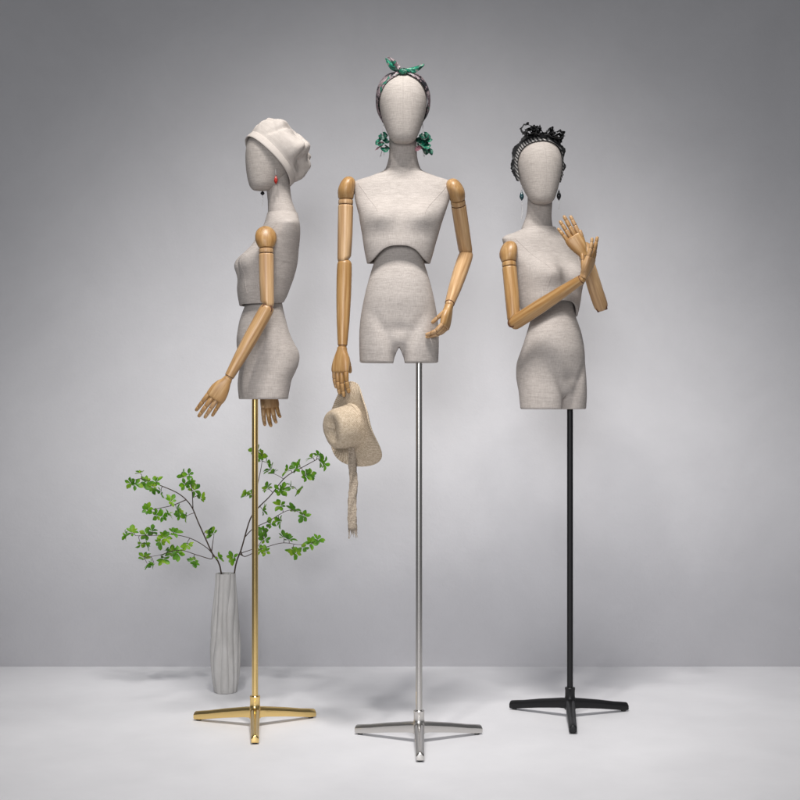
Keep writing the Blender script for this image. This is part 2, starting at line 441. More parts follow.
def hand(root, W, d, n, left, bends, spread=1.0, thumb=(.55, .8, -.35), tb=(.1, .25), k=1.0, fan=0.0, tuck=0):
    d = Vector(d).normalized(); n = Vector(n); n = (n - d * n.dot(d)).normalized()
    t = d.cross(n) if left else n.cross(d)          # thumb side
    sx = 1
    X = t
    Mw = Matrix.Translation(W) @ Matrix((X, n, d)).transposed().to_4x4()
    if Mw.to_3x3().determinant() < 0:               # keep right handed frames: mirror the mesh in X instead
        X = -t; sx = -1
        Mw = Matrix.Translation(W) @ Matrix((X, n, d)).transposed().to_4x4()
    PALM = [(-.0008, .0110, .0110, 0), (.0005, .0128, .0126, 0), (.010, .0150, .0125, 0), (.024, .0215, .0132, .001), (.040, .0265, .0130, .001), (.056, .0285, .0118, 0), (.066, .0282, .0105, 0), (.0705, .0268, .0092, 0), (.0725, .024, .007, 0)]
    b = B(); rows = []
    for i in range(33):
        z, w, h, xo = catmull(PALM, i / 32 * (len(PALM) - 1))
        ring = []
        for j in range(36):
            th = 2 * math.pi * j / 36; c_, s_ = math.cos(th), math.sin(th); e = 2.7
            ring.append((k * (w * math.copysign(abs(c_) ** (2 / e), c_) + xo * sx), k * h * math.copysign(abs(s_) ** (2 / e), s_), k * z))
        rows.append(ring)
    b.rings(rows, True, True, lambda i: 0)
    ho = link('hand', b.me('hand', [M['wood'], M['groove']], 50), root, Mw)
    bases = [(.0208, .0685, .064, .0066), (.0070, .0705, .072, .0069), (-.0068, .0695, .066, .0066), (-.0200, .0665, .053, .0058)]
    for q, (x, z, L, r) in enumerate(bases):
        bd = bends[q] if isinstance(bends[0], (list, tuple)) else bends
        fb = finger_mesh(L * k, r * k * 1.16, [R(v) for v in bd], 3)
        tilt = (fan * (1.5 - q) * spread) * sx
        Mf = Mw @ Matrix.Translation(Vector((x * sx * k, 0, z * k))) @ Matrix.Rotation(R(tilt), 4, 'Y')
        link('finger', fb.me('finger', [M['wood'], M['groove']], 60), ho, Mf)
    td = Vector((thumb[0] * sx, thumb[2], thumb[1])).normalized()
    tb_ = finger_mesh(.054 * k, .0076 * k, [R(v) for v in tb], 2)
    base = Vector((.0195 * sx * k, -.004 * k, .026 * k)) + Vector((-.004 * sx, -tuck, 0))
    # thumb curls towards the palm middle
    z = td; y = Vector((.8 * sx, .6, 0)); y = (y - z * y.dot(z)).normalized(); x = y.cross(z)
    Mt = Mw @ Matrix.Translation(base) @ Matrix((x, y, z)).transposed().to_4x4()
    link('thumb', tb_.me('thumb', [M['wood'], M['groove']], 60), ho, Mt)
    return ho

def arm(root, S, E, W, fb=(0, -1, 0), axis=None, inw=None):
    S, E, W = Vector(S), Vector(E), Vector(W)
    L1 = (E - S).length; L2 = (W - E).length
    Ms = axis_m(S, E, fb)
    r = .0208
    # shoulder cap: egg with a joint line, then a short knuckle
    CAP = [(-.0345, .0004, .0004), (-.0336, .0060, .0072), (-.0308, .0112, .0140), (-.0262, .0156, .0205), (-.0195, .0190, .0256), (-.0110, .0211, .0289), (-.0010, .0220, .0300), (.0090, .0219, .0288), (.0180, .0211, .0254), (.0235, .0204, .0224), (.0262, .0198, .0206), (.0272, .0180, .0186), (.0285, .0166, .0170)]
    iw = (Ms.to_3x3().inverted() @ Vector(inw)) if inw else Vector()
    b = B(); rows = []
    for i in range(41):
        z, ex, ey = catmull(CAP, i / 40 * (len(CAP) - 1))
        so = .0075 * smooth(.012, -.034, z)
        rows.append([(max(ex, .0004) * 1.03 * math.cos(2 * math.pi * j / 40) + iw.x * so, max(ey, .0004) * math.sin(2 * math.pi * j / 40) + iw.y * so, z) for j in range(40)])
    b.rings(rows, True, True, lambda i: 1 if i >= 38 else 0)
    link('shoulder_cap', b.me('shoulder_cap', [M['wood'], M['groove']], 50), root, Ms)
    pr = [(.0287, r * .78), (.0292, r * .88), (.0300, r * .945), (.034, r * .97), (.0405, r * .975), (.0425, r * .93), (.0432, r * .82), (.0438, r * .82), (.0446, r * .94), (.0460, r * .985),
          (.05, r), (L1 * .6, r * .985), (L1 - .022, r * .955), (L1 - .016, r * .95)]
    for k in range(1, 11):
        a = k / 10 * math.pi / 2
        pr.append((L1 - .016 + .018 * math.sin(a), max(.0005, r * .95 * math.cos(a) ** .75)))
    ub = shaft(pr, 36, (.0435,))
    fl = (W - E); ax0 = (E - S).normalized(); fl = fl - ax0 * fl.dot(ax0)
    fl = Vector(axis) if axis else fl
    fl = (Ms.to_3x3().inverted() @ fl).normalized()
    for v in ub.v:                               # hinge bite on the inner side of the elbow
        q = v.x * fl.x + v.y * fl.y
        if q > 0:
            cut = .0150 * math.exp(-((v.z - (L1 - .004)) / .0125) ** 2)
            v -= Vector((fl.x, fl.y, 0)) * min(q * .92, cut * (q / r) ** .5)
    ua = link('upper_arm', ub.me('upper_arm', [M['wood'], M['groove']], 50), root, Ms)
    # hinge disc inside the elbow
    ax = (E - S).cross(W - E)
    ax = Vector(axis) if axis else ax.normalized()
    b = B(); b.lathe([(-.0205, .008), (-.0200, .0098), (-.018, .0108), (.018, .0108), (.0200, .0098), (.0205, .008)] if axis else [(-.0155, .0125), (-.0150, .0140), (-.013, .0150), (.013, .0150), (.0150, .0140), (.0155, .0125)], 28)
    if axis:
        b = B(); b.lathe(egg(-.0085, 0, 0, .0085, 8) + [(.0085 * math.sin(k / 8 * math.pi / 2), max(.0003, .0085 * math.cos(k / 8 * math.pi / 2))) for k in range(1, 9)], 20)
    link('elbow_joint', b.me('elbow_joint', [M['wood'] if axis else M['groove']], 40), ua, axis_m(E + (ax * .0115 + Vector((0, 0, -.001)) if axis else Vector()), E + ax * 2))
    Mf = axis_m(E, W)
    pr = []
    for k in range(0, 11):
        a = k / 10 * math.pi / 2
        pr.append((-.0135 + .0165 * (1 - math.cos(a)), max(.0005, r * .96 * math.sin(a) ** .75)))
    pr += [(.010, r * .985), (.03, r), (L2 * .4, r * .975), (L2 * .7, r * .85), (L2 * .9, r * .705), (L2 - .010, r * .66), (L2 - .0022, r * .64), (L2 - .0014, r * .56), (L2 - .0006, r * .55), (L2 + .0030, r * .545), (L2 + .0065, r * .47), (L2 + .0092, r * .30), (L2 + .0104, r * .02)]
    link('forearm', shaft(pr, 36, (L2 - .001,)).me('forearm', [M['wood'], M['groove']], 50), root, Mf)

# ------------------------------------------------------------------ stand
def box_leg(b, ang, L):
    """tapered leg with a ridged top from the hub out to its foot"""
    d = Vector((math.sin(ang), -math.cos(ang), 0)); w = Vector((d.y, -d.x, 0)) * -1
    rows = []
    for u, hw0, z0, z1 in ((.008, .0125, .026, .056), (.03, .0122, .0255, .0535), (.10, .0112, .017, .0425), (L - .047, .0104, .0090, .0325), (L - .022, .0102, .0050, .0290), (L - .004, .0100, .0042, .0262), (L, .0092, .0050, .0235)):
        p = d * u; hw = hw0 * 1.08
        rows.append([p + w * -hw + Vector((0, 0, z0)), p + w * hw + Vector((0, 0, z0)), p + w * hw + Vector((0, 0, z1 - .007)),
                     p + w * hw * .42 + Vector((0, 0, z1 - .0008)), p + Vector((0, 0, z1)), p + w * -hw * .42 + Vector((0, 0, z1 - .0008)), p + w * -hw + Vector((0, 0, z1 - .008))])
    b.rings(rows)
def stand(root, metal, pole_top, turn=0):
    o = WM[root].translation
    T0 = Matrix.Translation(o)
    b = B(); b.lathe([(.060, .0088), (pole_top, .0088)], 28)
    link('pole', b.me('pole', M[metal], 40), root, T0)
    b = B(); b.lathe([(.022, .014), (.024, .0165), (.052, .0165), (.058, .0150), (.062, .0143), (.080, .0143), (.0812, .0150), (.0855, .0150), (.087, .0138), (.0875, .0095)], 32)
    link('hub', b.me('hub', M[metal], 35), root, T0)
    b = B(); b.lathe([(0, .0028), (.0012, .0034), (.004, .0030), (.0042, .0012)], 12)
    ph = o + Vector((.0147, -.004, .071))
    for k in range(3):
        a = R(120 * k) + turn
        b = B(); LL = .219 if k == 0 else .1995; box_leg(b, a, LL)
        lg = link('leg', solid2(b.me('leg', M[metal], 30)), root, T0)
        b = B(); b.lathe([(.0002, .0066), (.0004, .0072), (.0052, .0072)], 20)
        p = Vector((math.sin(a), -math.cos(a), 0)) * (LL - .013)
        link('foot_pad', b.me('foot_pad', M['rubber'], 40), lg, Matrix.Translation(o + p))
def solid2(me):
    o = bpy.data.objects.new('temporary', me); C.objects.link(o)
    b = o.modifiers.new('b', 'BEVEL'); b.width = .0018; b.segments = 3; b.limit_method = 'ANGLE'; b.angle_limit = R(28)
    r = bpy.data.meshes.new_from_object(o.evaluated_get(bpy.context.evaluated_depsgraph_get())); r.name = me.name
    bpy.data.objects.remove(o); r.set_sharp_from_angle(angle=R(35)); return r

# ------------------------------------------------------------------ mannequins
GROUP = 'jointed dress forms on tripod stands'
def mannequin(label, px, Y, dz, yaw, head_yaw, metal, hip_dx=0, turn=0, bust=None, head_dx=0):
    x = (px - 400) / F * (Y + CAM_D)
    root = thing('mannequin', label, 'mannequin', (x, Y, 0), GROUP)
    off = Matrix.Rotation(R(yaw), 4, 'Z') @ Vector((-.043, .0435, 0))
    Mb = Matrix.Translation(Vector((x, Y, dz)) + off) @ Matrix.Rotation(R(yaw), 4, 'Z')
    bo = link('bust', bust or bust_me, root, Mb)
    for sm in seam_me: link('seam', sm, bo, Mb)
    link('hips', hips_me, root, Matrix.Translation((hip_dx, 0, 0)) @ Mb)
    Mn = Matrix.Translation((head_dx * .5, 0, 0)) @ Mb
    link('neck', neck_me, root, Mn)
    # head turns about the neck axis
    nk = Vector((0, .030, 0))
    Mh = Matrix.Translation((head_dx, 0, 0)) @ Mb @ Matrix.Translation(nk) @ Matrix.Rotation(R(head_yaw - yaw), 4, 'Z') @ Matrix.Translation(-nk)
    link('head', head_me, root, Mh)
    stand(root, metal, 1.06 + dz, turn)
    sh = lambda s: Mb @ Vector((s * .152, .013, 1.495))
    return root, Mb, Mh, sh

mid_, MbM, MhM, shM = mannequin('linen dress form on a steel stand holding a straw hat by its side', 419, 0, 0, 0, 0, 'chrome', turn=R(0))
lef_, MbL, MhL, shL = mannequin('linen dress form in profile wearing the cream beret on a brass stand', 255, .19, -.099, -77, -64, 'gold', turn=R(5.7), bust=bust_low_me)
rig_, MbR, MhR, shR = mannequin('linen dress form with folded arms and a black lace turban on a black stand', 570, .31, -.128, 36, 10, 'black', .014, turn=R(-4.5), head_dx=-.014)

# middle figure: hanging arm with the hat, bent arm at the hip
S = shM(-1); S = at(346, 189, S.y)
arm(mid_, S, at(344.5, 264, .055), at(342.5, 346, .035), axis=(1, .0, 0), inw=(1, 0, 0))
hand(mid_, at(342.3, 347.5, .034), (-.09, -.10, -1), (-.55, -.85, 0), False, [(12, 14, 10), (8, 12, 10), (8, 12, 10), (10, 16, 12)], 1, (.05, .93, -.62), (5, 12), .96, fan=.5)
S = at(456.3, 190.5, shM(1).y)
arm(mid_, S, at(466, 255, .15), at(449.5, 304, -.01), inw=(-1, 0, 0))
hand(mid_, at(449, 305.5, -.012), (-.20, -.25, -.95), (.86, -.42, -.22), True, [(34, 26, 8), (36, 28, 10), (38, 30, 12), (40, 32, 14)], 1, (.20, .90, -.62), (8, 10), .88, fan=.8)
# left figure
S = shL(1); S = at(266, 238, S.y)
FL = MbL.to_3x3() @ Vector((0, -1, 0)); FR = MbR.to_3x3() @ Vector((0, -1, 0))
arm(lef_, S, at(267, 309, S.y - .01), at(229, 377, S.y - .03), FL, inw=MbL.to_3x3() @ Vector((-1, 0, 0)))
hand(lef_, at(228.3, 378.3, S.y - .03), (-.56, -.02, -.82), (.05, -1, -.1), True, [(6, 8, 6), (5, 7, 6), (6, 8, 6), (7, 10, 8)], 1, (.12, .8, -.7), (10, 15), .96, fan=2.2, tuck=.006)
S = shL(-1)
E = S + Vector((.004, .005, -.2)); W = E + Vector((.012, -.012, -.216))
arm(lef_, S, E, at(267.5, 383, .30), FL)
hand(lef_, at(267.8, 384.5, .30), (.10, -.02, -1), (-.25, .95, 0), False, [(10, 22, 16), (14, 26, 18), (18, 28, 18), (22, 30, 20)], 1, (.45, .85, -.4), (10, 15), .96, fan=3)
# right figure: right arm across the waist, left arm raised
S = shR(-1); S = at(508.0, 252.5, S.y)
arm(rig_, S, at(514.5, 323, .20), at(582, 279, .07), FR, inw=MbR.to_3x3() @ Vector((1, 0, 0)))
hand(rig_, at(583.2, 277.8, .067), (.36, -.05, .93), (.80, -.55, -.30), False, [(4, 8, 6), (-4, 8, 6), (2, 10, 8), (8, 14, 10)], 1, (.10, .95, -.42), (2, 6), .84, fan=1.5)
S = shR(1); 
arm(rig_, S, at(601, 306, .235), at(584.5, 257, .16), FR)
hand(rig_, at(584, 256, .158), (-.50, -.05, .84), (.0, -1, -.1), True, [(4, 8, 6), (2, 6, 6), (4, 8, 6), (8, 10, 8)], 1, (.30, .9, .15), (0, 8), .9, fan=4)

# ------------------------------------------------------------------ beret
ber = thing('beret', 'puffy cream beret worn tilted back on the left dress form', 'beret', MhL @ Vector((0, .005, 1.69)))
NB = Vector((0, .738, .675)); XB = Vector((1, 0, 0)); YB = NB.cross(XB)
cB = Vector((0, .001, 1.709))
MB_ = MhL @ (Matrix.Translation(cB) @ Matrix((XB, YB, NB)).transposed().to_4x4())
DENT = [(Vector((.052, -.016, .080)), .030, .020), (Vector((.058, .058, .052)), .034, .024), (Vector((.030, .040, .092)), .026, .010), (Vector((-.04, .03, .09)), .04, .014), (Vector((-.075, -.02, .06)), .03, .012)]
def ber_pt(th, r, h, fold):
    cx, cy = math.cos(th), math.sin(th)
    x = .0755 * r * cx; y = .0885 * r * cy
    p = Vector((x, y, h))
    if fold:
        f = .030 * math.sin(3 * th + .6 + 14 * h) + .020 * math.sin(5 * th + 2.1 - 30 * h)
        p.x *= 1 + f * fold; p.y *= 1 + f * fold
        nrm = Vector((cx, cy, .2 + 9 * max(0, h - .05))).normalized()
        for c_, w_, d_ in DENT:
            q = (p - c_).length
            p = p - nrm * fold * d_ * (math.exp(-(q / w_) ** 2) - .30 * math.exp(-((q - 1.5 * w_) / (.5 * w_)) ** 2))
        p += nrm * fold * .0055 * noise.noise(Vector((x * 30, y * 30, h * 30 + 9)))
        rg = noise.noise(Vector((x * 15 + 4, y * 15, h * 9 + 5)))
        p -= nrm * fold * .0075 * math.exp(-(rg / .10) ** 2)
        rg = noise.noise(Vector((x * 24, y * 24 + 3, h * 16 + 1)))
        p -= nrm * fold * .0014 * math.exp(-(rg / .09) ** 2)
        p += nrm * fold * .0012 * noise.noise(Vector((x * 80, y * 80, h * 80 + 2)))
    return p
prof = [(1.02, .010, 0), (1.05, .017, .1), (1.10, .026, .35), (1.135, .037, .7), (1.14, .050, 1), (1.12, .064, 1), (1.06, .078, 1), (.94, .090, 1), (.77, .099, 1), (.55, .106, 1), (.3, .109, .8), (.1, .110, .4), (.01, .110, .0)]
rows = []
for i in range(91):
    r, h, fo = catmull(prof, i / 90 * (len(prof) - 1))
    rows.append([ber_pt(2 * math.pi * j / 150, max(r, .01), h, max(0, fo)) for j in range(150)])
b_ = B(); b_.rings(rows, False, True)
link('crown', b_.me('crown', M['felt'], 70), ber, MB_)
rows = []
for a in range(13):     # rolled band
    t_ = a / 12 * 2 * math.pi
    rows.append([Vector((.0755 * 1.005 * math.cos(2 * math.pi * j / 96), .0915 * 1.005 * math.sin(2 * math.pi * j / 96), 0)) +
                 Vector((math.cos(2 * math.pi * j / 96), math.sin(2 * math.pi * j / 96), 0)) * .0021 * math.copysign(abs(math.cos(t_)) ** .6, math.cos(t_)) + Vector((0, 0, .004 + .0110 * math.copysign(abs(math.sin(t_)) ** .7, math.sin(t_)) + .0015 * math.sin(2 * math.pi * j / 96 * 3))) for j in range(96)])
b_ = B(); b_.rings(rows, False, False)
link('band', b_.me('band', M['felt'], 60), ber, MB_)

# ------------------------------------------------------------------ silk headscarf of the middle figure
scf = thing('headscarf', 'mauve and green printed silk headscarf tied in a knot above the forehead', 'headscarf', MhM @ Vector((0, 0, 1.64)))
b_ = B(); rows = []
NB_ = 110
for i in range(9):
    u = i / 8; row = []
    for j in range(NB_ + 1):
        ph = R(-142 + 284 * j / NB_); c_ = math.cos(ph)
        top = smooth(-.2, 1, c_)
        yf = -.004 - .030 * top; yb = .030 + .006 * top
        y = yf + (yb - yf) * u + .045 * (1 - smooth(-.75, .45, c_))
        pinch = 1 - .45 * g(ph, .16)
        y = (y - (yf + yb) / 2) * pinch + (yf + yb) / 2
        o_ = Vector((0, y, 1.725)); fo = .0040 + .0020 * math.sin(math.pi * u) + .0022 * math.sin(u * 19 + ph * 2.0)
        row.append(head_hit(o_, (math.sin(ph), 0, c_), fo))
    rows.append(row)
b_.grid(rows)
link('band', solid(b_.me('band', M['silk'], 60), .0022, 1), scf, MhM)
kp = head_hit(HC, (0, -.42, 1), .010)
b_ = B(); rows = []
for i in range(15):
    t_ = i / 14 * math.pi; r = .0098 * math.sin(t_) + .0004
    rows.append([kp + Vector((-.0125 * math.cos(t_), 0, 0)) + Vector((0, math.cos(q * math.pi / 9) * r * .95, math.sin(q * math.pi / 9) * r * .82)) * (1 + .12 * math.sin(3 * q * math.pi / 9 + 5 * t_)) for q in range(18)])
b_.rings(rows); link('knot', b_.me('knot', M['silk_green'], 70), scf, MhM)
def tail(base, tip, wid, bend, mt, nm):
    base, tip = Vector(base), Vector(tip); d = tip - base
    sd = d.cross(Vector((0, 1, 0))).normalized(); nn_ = sd.cross(d).normalized()
    rows = []
    for i in range(17):
        u = i / 16
        w = wid * (.35 + 1.1 * math.sin(math.pi * min(1, u * .95 + .02)) ** .8) * (1 - .55 * u) 
        c_ = base + d * u + sd * bend * math.sin(math.pi * u) + nn_ * .004 * math.sin(2 * math.pi * u)
        rows.append([c_ + sd * w * v + nn_ * (.55 * w * (v * v) + .0012 * math.sin(7 * u + 5 * v)) for v in (-1, -.66, -.33, 0, .33, .66, 1)])
    b = B(); b.grid(rows)
    return link(nm, solid(b.me(nm, mt, 60), .0016, 0, 1), scf, MhM)
tail(kp + Vector((-.006, 0, .004)), kp + Vector((-.048, .004, .036)), .0078, .006, M['silk_green'], 'tail')
tail(kp + Vector((.006, 0, .004)), kp + Vector((.058, .004, .020)), .0078, -.006, M['silk_green'], 'tail')
tail(kp + Vector((-.006, -.002, .002)), kp + Vector((-.042, .006, .040)), .0058, -.003, M['silk'], 'tail')

# ------------------------------------------------------------------ black turban of the right figure
tur = thing('turban', 'black lace turban with a ruffled bow and striped band', 'turban', MhR @ Vector((0, 0, 1.69)))
def tdir(al, az):
    """al: angle from the face axis, az: 0 at the top, + to local +x"""
    return Vector((math.sin(al) * math.sin(az), -math.cos(al), math.sin(al) * math.cos(az)))
def al0(az): return R(60 + 21 * smooth(.15, 1.35, abs(az)) )
b_ = B(); rows = []
for i in range(9):
    u = i / 8
    rows.append([head_hit(HC, tdir(al0(az) + R(19) * u * (1 - .35 * smooth(1.5, 2.2, abs(az))), az), .0035 + .003 * math.sin(math.pi * u)) for az in [R(-118 + 236 * j / 90) for j in range(91)]])
b_.grid(rows); link('band', solid(b_.me('band', M['stripe'], 60), .002, 1), tur, MhR)
b_ = B(); rows = []
for i in range(17):
    u = i / 16
    rows.append([head_hit(HC, tdir(al0(az) + R(13) + (R(176) - al0(az) - R(13)) * u, az), .0062 + .0024 * math.sin(8 * az + 10 * u) + .002 * noise.noise(Vector((az * 4, u * 5, 1)))) for az in [R(-116 + 232 * j / 90) for j in range(91)]])
b_.grid(rows); link('cap', solid(b_.me('cap', M['black_cloth'], 70), .002, 1), tur, MhR)
b_ = B(); rnd = random.Random(5)
for k, da in enumerate((12, 24, 38)):
    rows = [[], [], [], []]
    nA = 200
    for j in range(nA + 1):
        az = R(-114 + 228 * j / nA)
        al = al0(az) + R(da)
        wv = math.sin(az * 13 + k * 2 + 1.5 * math.sin(az * 4 + k)) * .7 + .9 * noise.noise(Vector((az * 5, k * 5.2, 3)))
        fade = .25 + .75 * smooth(R(114), R(85), abs(az))
        out = (.0100 + .0075 * noise.noise(Vector((az * 4, k * 3.1, 0)))) * fade * (1, .9, .7)[k]
        for q in range(4):
            u = q / 3
            rows[q].append(head_hit(HC, tdir(al + R(9) * wv * u * fade + R(5) * u, az), .0065 + out * math.sin(u * 1.9) + (.0012 * math.sin(az * 60 + k) if q == 3 else 0) + .003 * u * noise.noise(Vector((az * 22, k * 2.0, u)))))
    b_.grid(rows)
link('ruffle', solid(b_.me('ruffle', M['lace'], 60), .0010, 0, 1), tur, MhR)
kp2 = head_hit(HC, (.02, -.36, 1), .010)
for s_, loops in ((-1, (((-.060, .016), .016, .013, -.004), ((-.046, .002), .011, .015, .006), ((-.030, .020), .010, .012, .010), ((-.052, .008), .007, .016, -.008), ((-.022, .010), .012, .014, -.010))),
                  (1, (((.058, .001), .013, .013, -.002), ((.052, -.016), .010, .014, .008), ((.034, .012), .010, .011, .012), ((.050, -.006), .007, .016, -.010), ((.024, .006), .012, .014, -.010)))):
    b_ = B()
    for ly, ((tx, tz), hgt, wid, dy) in enumerate(loops):
        tip = Vector((tx, 0, tz)); pp = Vector((-tz, 0, tx)).normalized()
        rows = []
        for i in range(49):
            t_ = i / 48
            al_ = math.sin(math.pi * t_) ** .8
            c_ = kp2 + tip * al_ * 1.06 + pp * hgt * 1.15 * math.sin(2 * math.pi * t_) * (.35 + .65 * al_) + Vector((0, dy, .004))
            c_ += Vector((.005 * noise.noise(Vector((t_ * 7, ly * 3, s_))), .004 * noise.noise(Vector((t_ * 6, ly * 3, 5 + s_))), .005 * noise.noise(Vector((t_ * 7, ly * 3, 9 + s_)))))
            row = []
            for v in (-1, -.7, -.35, 0, .35, .7, 1):
                rf = abs(v) ** 1.5
                row.append(c_ + Vector((0, wid * v * (.45 + .55 * al_), 0)) + pp * rf * .0040 * math.sin(t_ * 36 + ly * 2 + v * 1.5) + tip.normalized() * rf * .003 * math.sin(t_ * 61 + v))
            rows.append(row)
        b_.grid(rows)
    link('bow_loop', solid(b_.me('bow_loop', M['lace'], 60), .0010, 0, 1), tur, MhR)
b_ = B(); rows = []
for i in range(13):
    t_ = i / 12 * math.pi; r = .013 * math.sin(t_) + .0004
    rows.append([kp2 + Vector((.014 * math.cos(t_), math.cos(q * math.pi / 8) * r, math.sin(q * math.pi / 8) * r * .9)) * (1) for q in range(16)])
b_.rings(rows); link('knot', b_.me('knot', M['black_cloth'], 70), tur, MhR)

# ------------------------------------------------------------------ earrings
def drop(b, top, L, r, n=16):
    pr = []
    for i in range(13):
        u = i / 12
        pr.append([top + Vector((r * math.sin(math.pi * u ** 1.35) * math.cos(2 * math.pi * j / n), r * math.sin(math.pi * u ** 1.35) * math.sin(2 * math.pi * j / n), -L * u)) if 0 < i < 12 else top + Vector((.0003 * math.cos(2 * math.pi * j / n), .0003 * math.sin(2 * math.pi * j / n), -L * u)) for j in range(n)])
    b.rings(pr)
def earring(Mh, side, label, gem, L, r, wire_len, tail_len, group, drop_off=(0, 0, 0), fore=.012):
    p = Mh @ (head_hit(Vector((0, fore, 1.675)), (side, 0, 0), .0022))
    e = thing('earring', label, 'earring', p, group)
    b = B(); b.tube([p + Vector((0, 0, .003)), p, p + Vector((0, 0, -wire_len))], .0009, 8)
    link('hook', b.me('hook', M['wire'], 50), e, Matrix.Identity(4))
    q = p + Vector((0, 0, -wire_len)) + Vector(drop_off)
    b = B(); drop(b, q, L, r); link('drop', b.me('drop', M[gem], 50), e)
    if tail_len:
        b = B(); b.tube([q + Vector((0, 0, -L)), q + Vector((.001, 0, -L - tail_len * .5)), q + Vector((0, 0, -L - tail_len))], [.0007, .0008, .0013], 8)
        link('chain', b.me('chain', M['wire'], 50), e)
    return e
GE = 'earrings on the dress forms'
earring(MhL, 1, 'red drop earring on the near ear below the beret', 'gem_red', .027, .0052, .013, 0, GE, fore=.001)
earring(MhL, -1, 'black drop earring with a silver spike seen past the chin in profile', 'gem_black', .015, .0062, .043, .032, GE, fore=.001)
earring(MhR, -1, 'dark teal drop earring with a long silver chain on the shoulder side', 'gem_teal', .032, .0066, .008, .052, GE)
earring(MhR, 1, 'glossy black drop earring hanging just above the raised wooden hand', 'gem_black', .034, .0066, .004, .026, GE, (.007, -.008, 0))
def petal(b, c, d, nrm, L, w, curl):
    d = d.normalized(); s_ = d.cross(nrm).normalized(); nn_ = s_.cross(d)
    rows = []
    for i in range(9):
        u = i / 8; ww = w * (math.sin(math.pi * (u * .82 + .12)) ** .9)
        cc = c + d * L * u + nn_ * curl * u * u
        rows.append([cc + s_ * ww * v + nn_ * (.4 * ww * (v * v) + .0006 * math.sin(9 * u + 4 * v)) for v in (-1, -.5, 0, .5, 1)])
    b.grid(rows)
def flower_earring(side, label, n, L, w, seed, dx=0):
    rn = random.Random(seed)
    p = MhM @ head_hit(Vector((0, .012, 1.678)), (side, 0, 0), .0022)
    e = thing('earring', label, 'earring', p, GE)
    b = B(); b.tube([p + Vector((0, 0, .006)), p + Vector((side * .001, 0, -.006)), p + Vector((dx * .5, 0, -.022)), p + Vector((dx, 0, -.030))], .0010, 8)
    link('hook', b.me('hook', M['wire'], 50), e)
    q = p + Vector((dx, -.002, -.026))
    b = B(); b2 = B()
    for k in range(n):
        u = k / (n - 1)
        a = k * 2.4
        c0_ = q + Vector((math.cos(a) * (.002 + .004 * u), math.sin(a) * (.002 + .004 * u), .008 - .044 * u))
        d = Vector((math.cos(a) * (.25 + .45 * u), math.sin(a) * (.25 + .45 * u) - .1, -.9))
        petal(b2 if k in (n - 2, n - 5) else b, c0_, d, Vector((math.cos(a), math.sin(a) - .6, .3)), L * (.75 + .4 * rn.random()) * (.8 if k in (n - 2, n - 5) else 1), w * 1.3 * (.8 + .4 * rn.random()) * (.7 if k in (n - 2, n - 5) else 1), .008 * rn.uniform(-.3, 1))
    link('petals', solid(b.me('petals', M['petal'], 60), .001, 0, 1), e)
    link('pink_petals', solid(b2.me('pink_petals', M['petal_pink'], 60), .001, 0, 1), e)
    b = B()
    for k in range(3):
        a = k * 2.1
        t0 = q + Vector((math.cos(a) * .004, math.sin(a) * .004, -.045)); t1 = t0 + Vector((side * .002 * k, 0, -.008 - .003 * k))
        b.tube([t0, t1], .0005, 6); drop(b, t1 + Vector((0, 0, .001)), .004, .0011, 8)
    link('tassel', b.me('tassel', M['wire'], 50), e)
flower_earring(-1, 'slim dark green and pink petal earring left of the face below the silk scarf', 11, .023, .0085, 3, -.003)
flower_earring(1, 'full bright green petal earring right of the face below the silk scarf', 14, .027, .0110, 11, .003)

# ------------------------------------------------------------------ straw hat
hat = thing('straw_hat', 'small woven straw sun hat hanging by its brim from a wooden hand', 'hat', at(354, 427, .035))
axh = Vector((-.79, -.60, -.12)).normalized()
hc = at(352.5, 426, .035)
zdir = axh; ydir = Vector((-.18, 0, 1)); ydir = (ydir - zdir * ydir.dot(zdir)).normalized(); xdir = ydir.cross(zdir)
Mhat = Matrix.Translation(hc) @ Matrix((xdir, ydir, zdir)).transposed().to_4x4()
CR = [(.0005, .066), (.012, .065), (.026, .0665), (.037, .0675), (.0455, .064), (.0500, .055), (.0525, .040), (.0540, .022), (.0560, .006), (.0590, .001)]
rows = []
for i in range(49):
    r, h = catmull(CR, i / 48 * (len(CR) - 1))
    rows.append([])
    for j in range(96):
        th = 2 * math.pi * j / 96
        k = 1 + .03 * math.sin(2 * th + .5) + .02 * noise.noise(Vector((math.cos(th) * 2, math.sin(th) * 2, h * 30)))
        hh = h - .008 * g(r * math.cos(th) / .012, 1) * smooth(.05, .0, r) + .004 * noise.noise(Vector((math.cos(th), math.sin(th), 7)))
        rows[-1].append((max(r, .0005) * k * math.cos(th), max(r, .0005) * k * 1.06 * math.sin(th), hh))
b_ = B(); b_.rings(rows, True, False)
link('crown', solid(b_.me('crown', M['straw'], 60), .0025, 0), hat, Mhat)
rows = []
for i in range(25):
    u = i / 24; rows.append([])
    for j in range(120):
        th = 2 * math.pi * j / 120
        r = .057 + .054 * u
        # th = 90 deg is the top (held in the hand), 270 the bottom
        tp = math.sin(th)
        stretch = 1 + .06 * max(0, tp) * u
        h = -.004 * u + .018 * u * u * math.sin(2 * th + 1.0) - .010 * u * u * g(th - 3 * math.pi / 2, .6) + .012 * u ** 3 * math.cos(3 * th)
        h += .010 * u * u * g(th - math.pi / 2, .3)
        pin = 1 - .38 * u * smooth(.2, 1, tp)
        rows[-1].append((r * math.cos(th) * stretch * pin, r * math.sin(th) * stretch * 1.02, h))
b_ = B(); b_.rings(rows, False, False)
link('brim', solid(b_.me('brim', M['straw'], 60), .0024, 0), hat, Mhat)
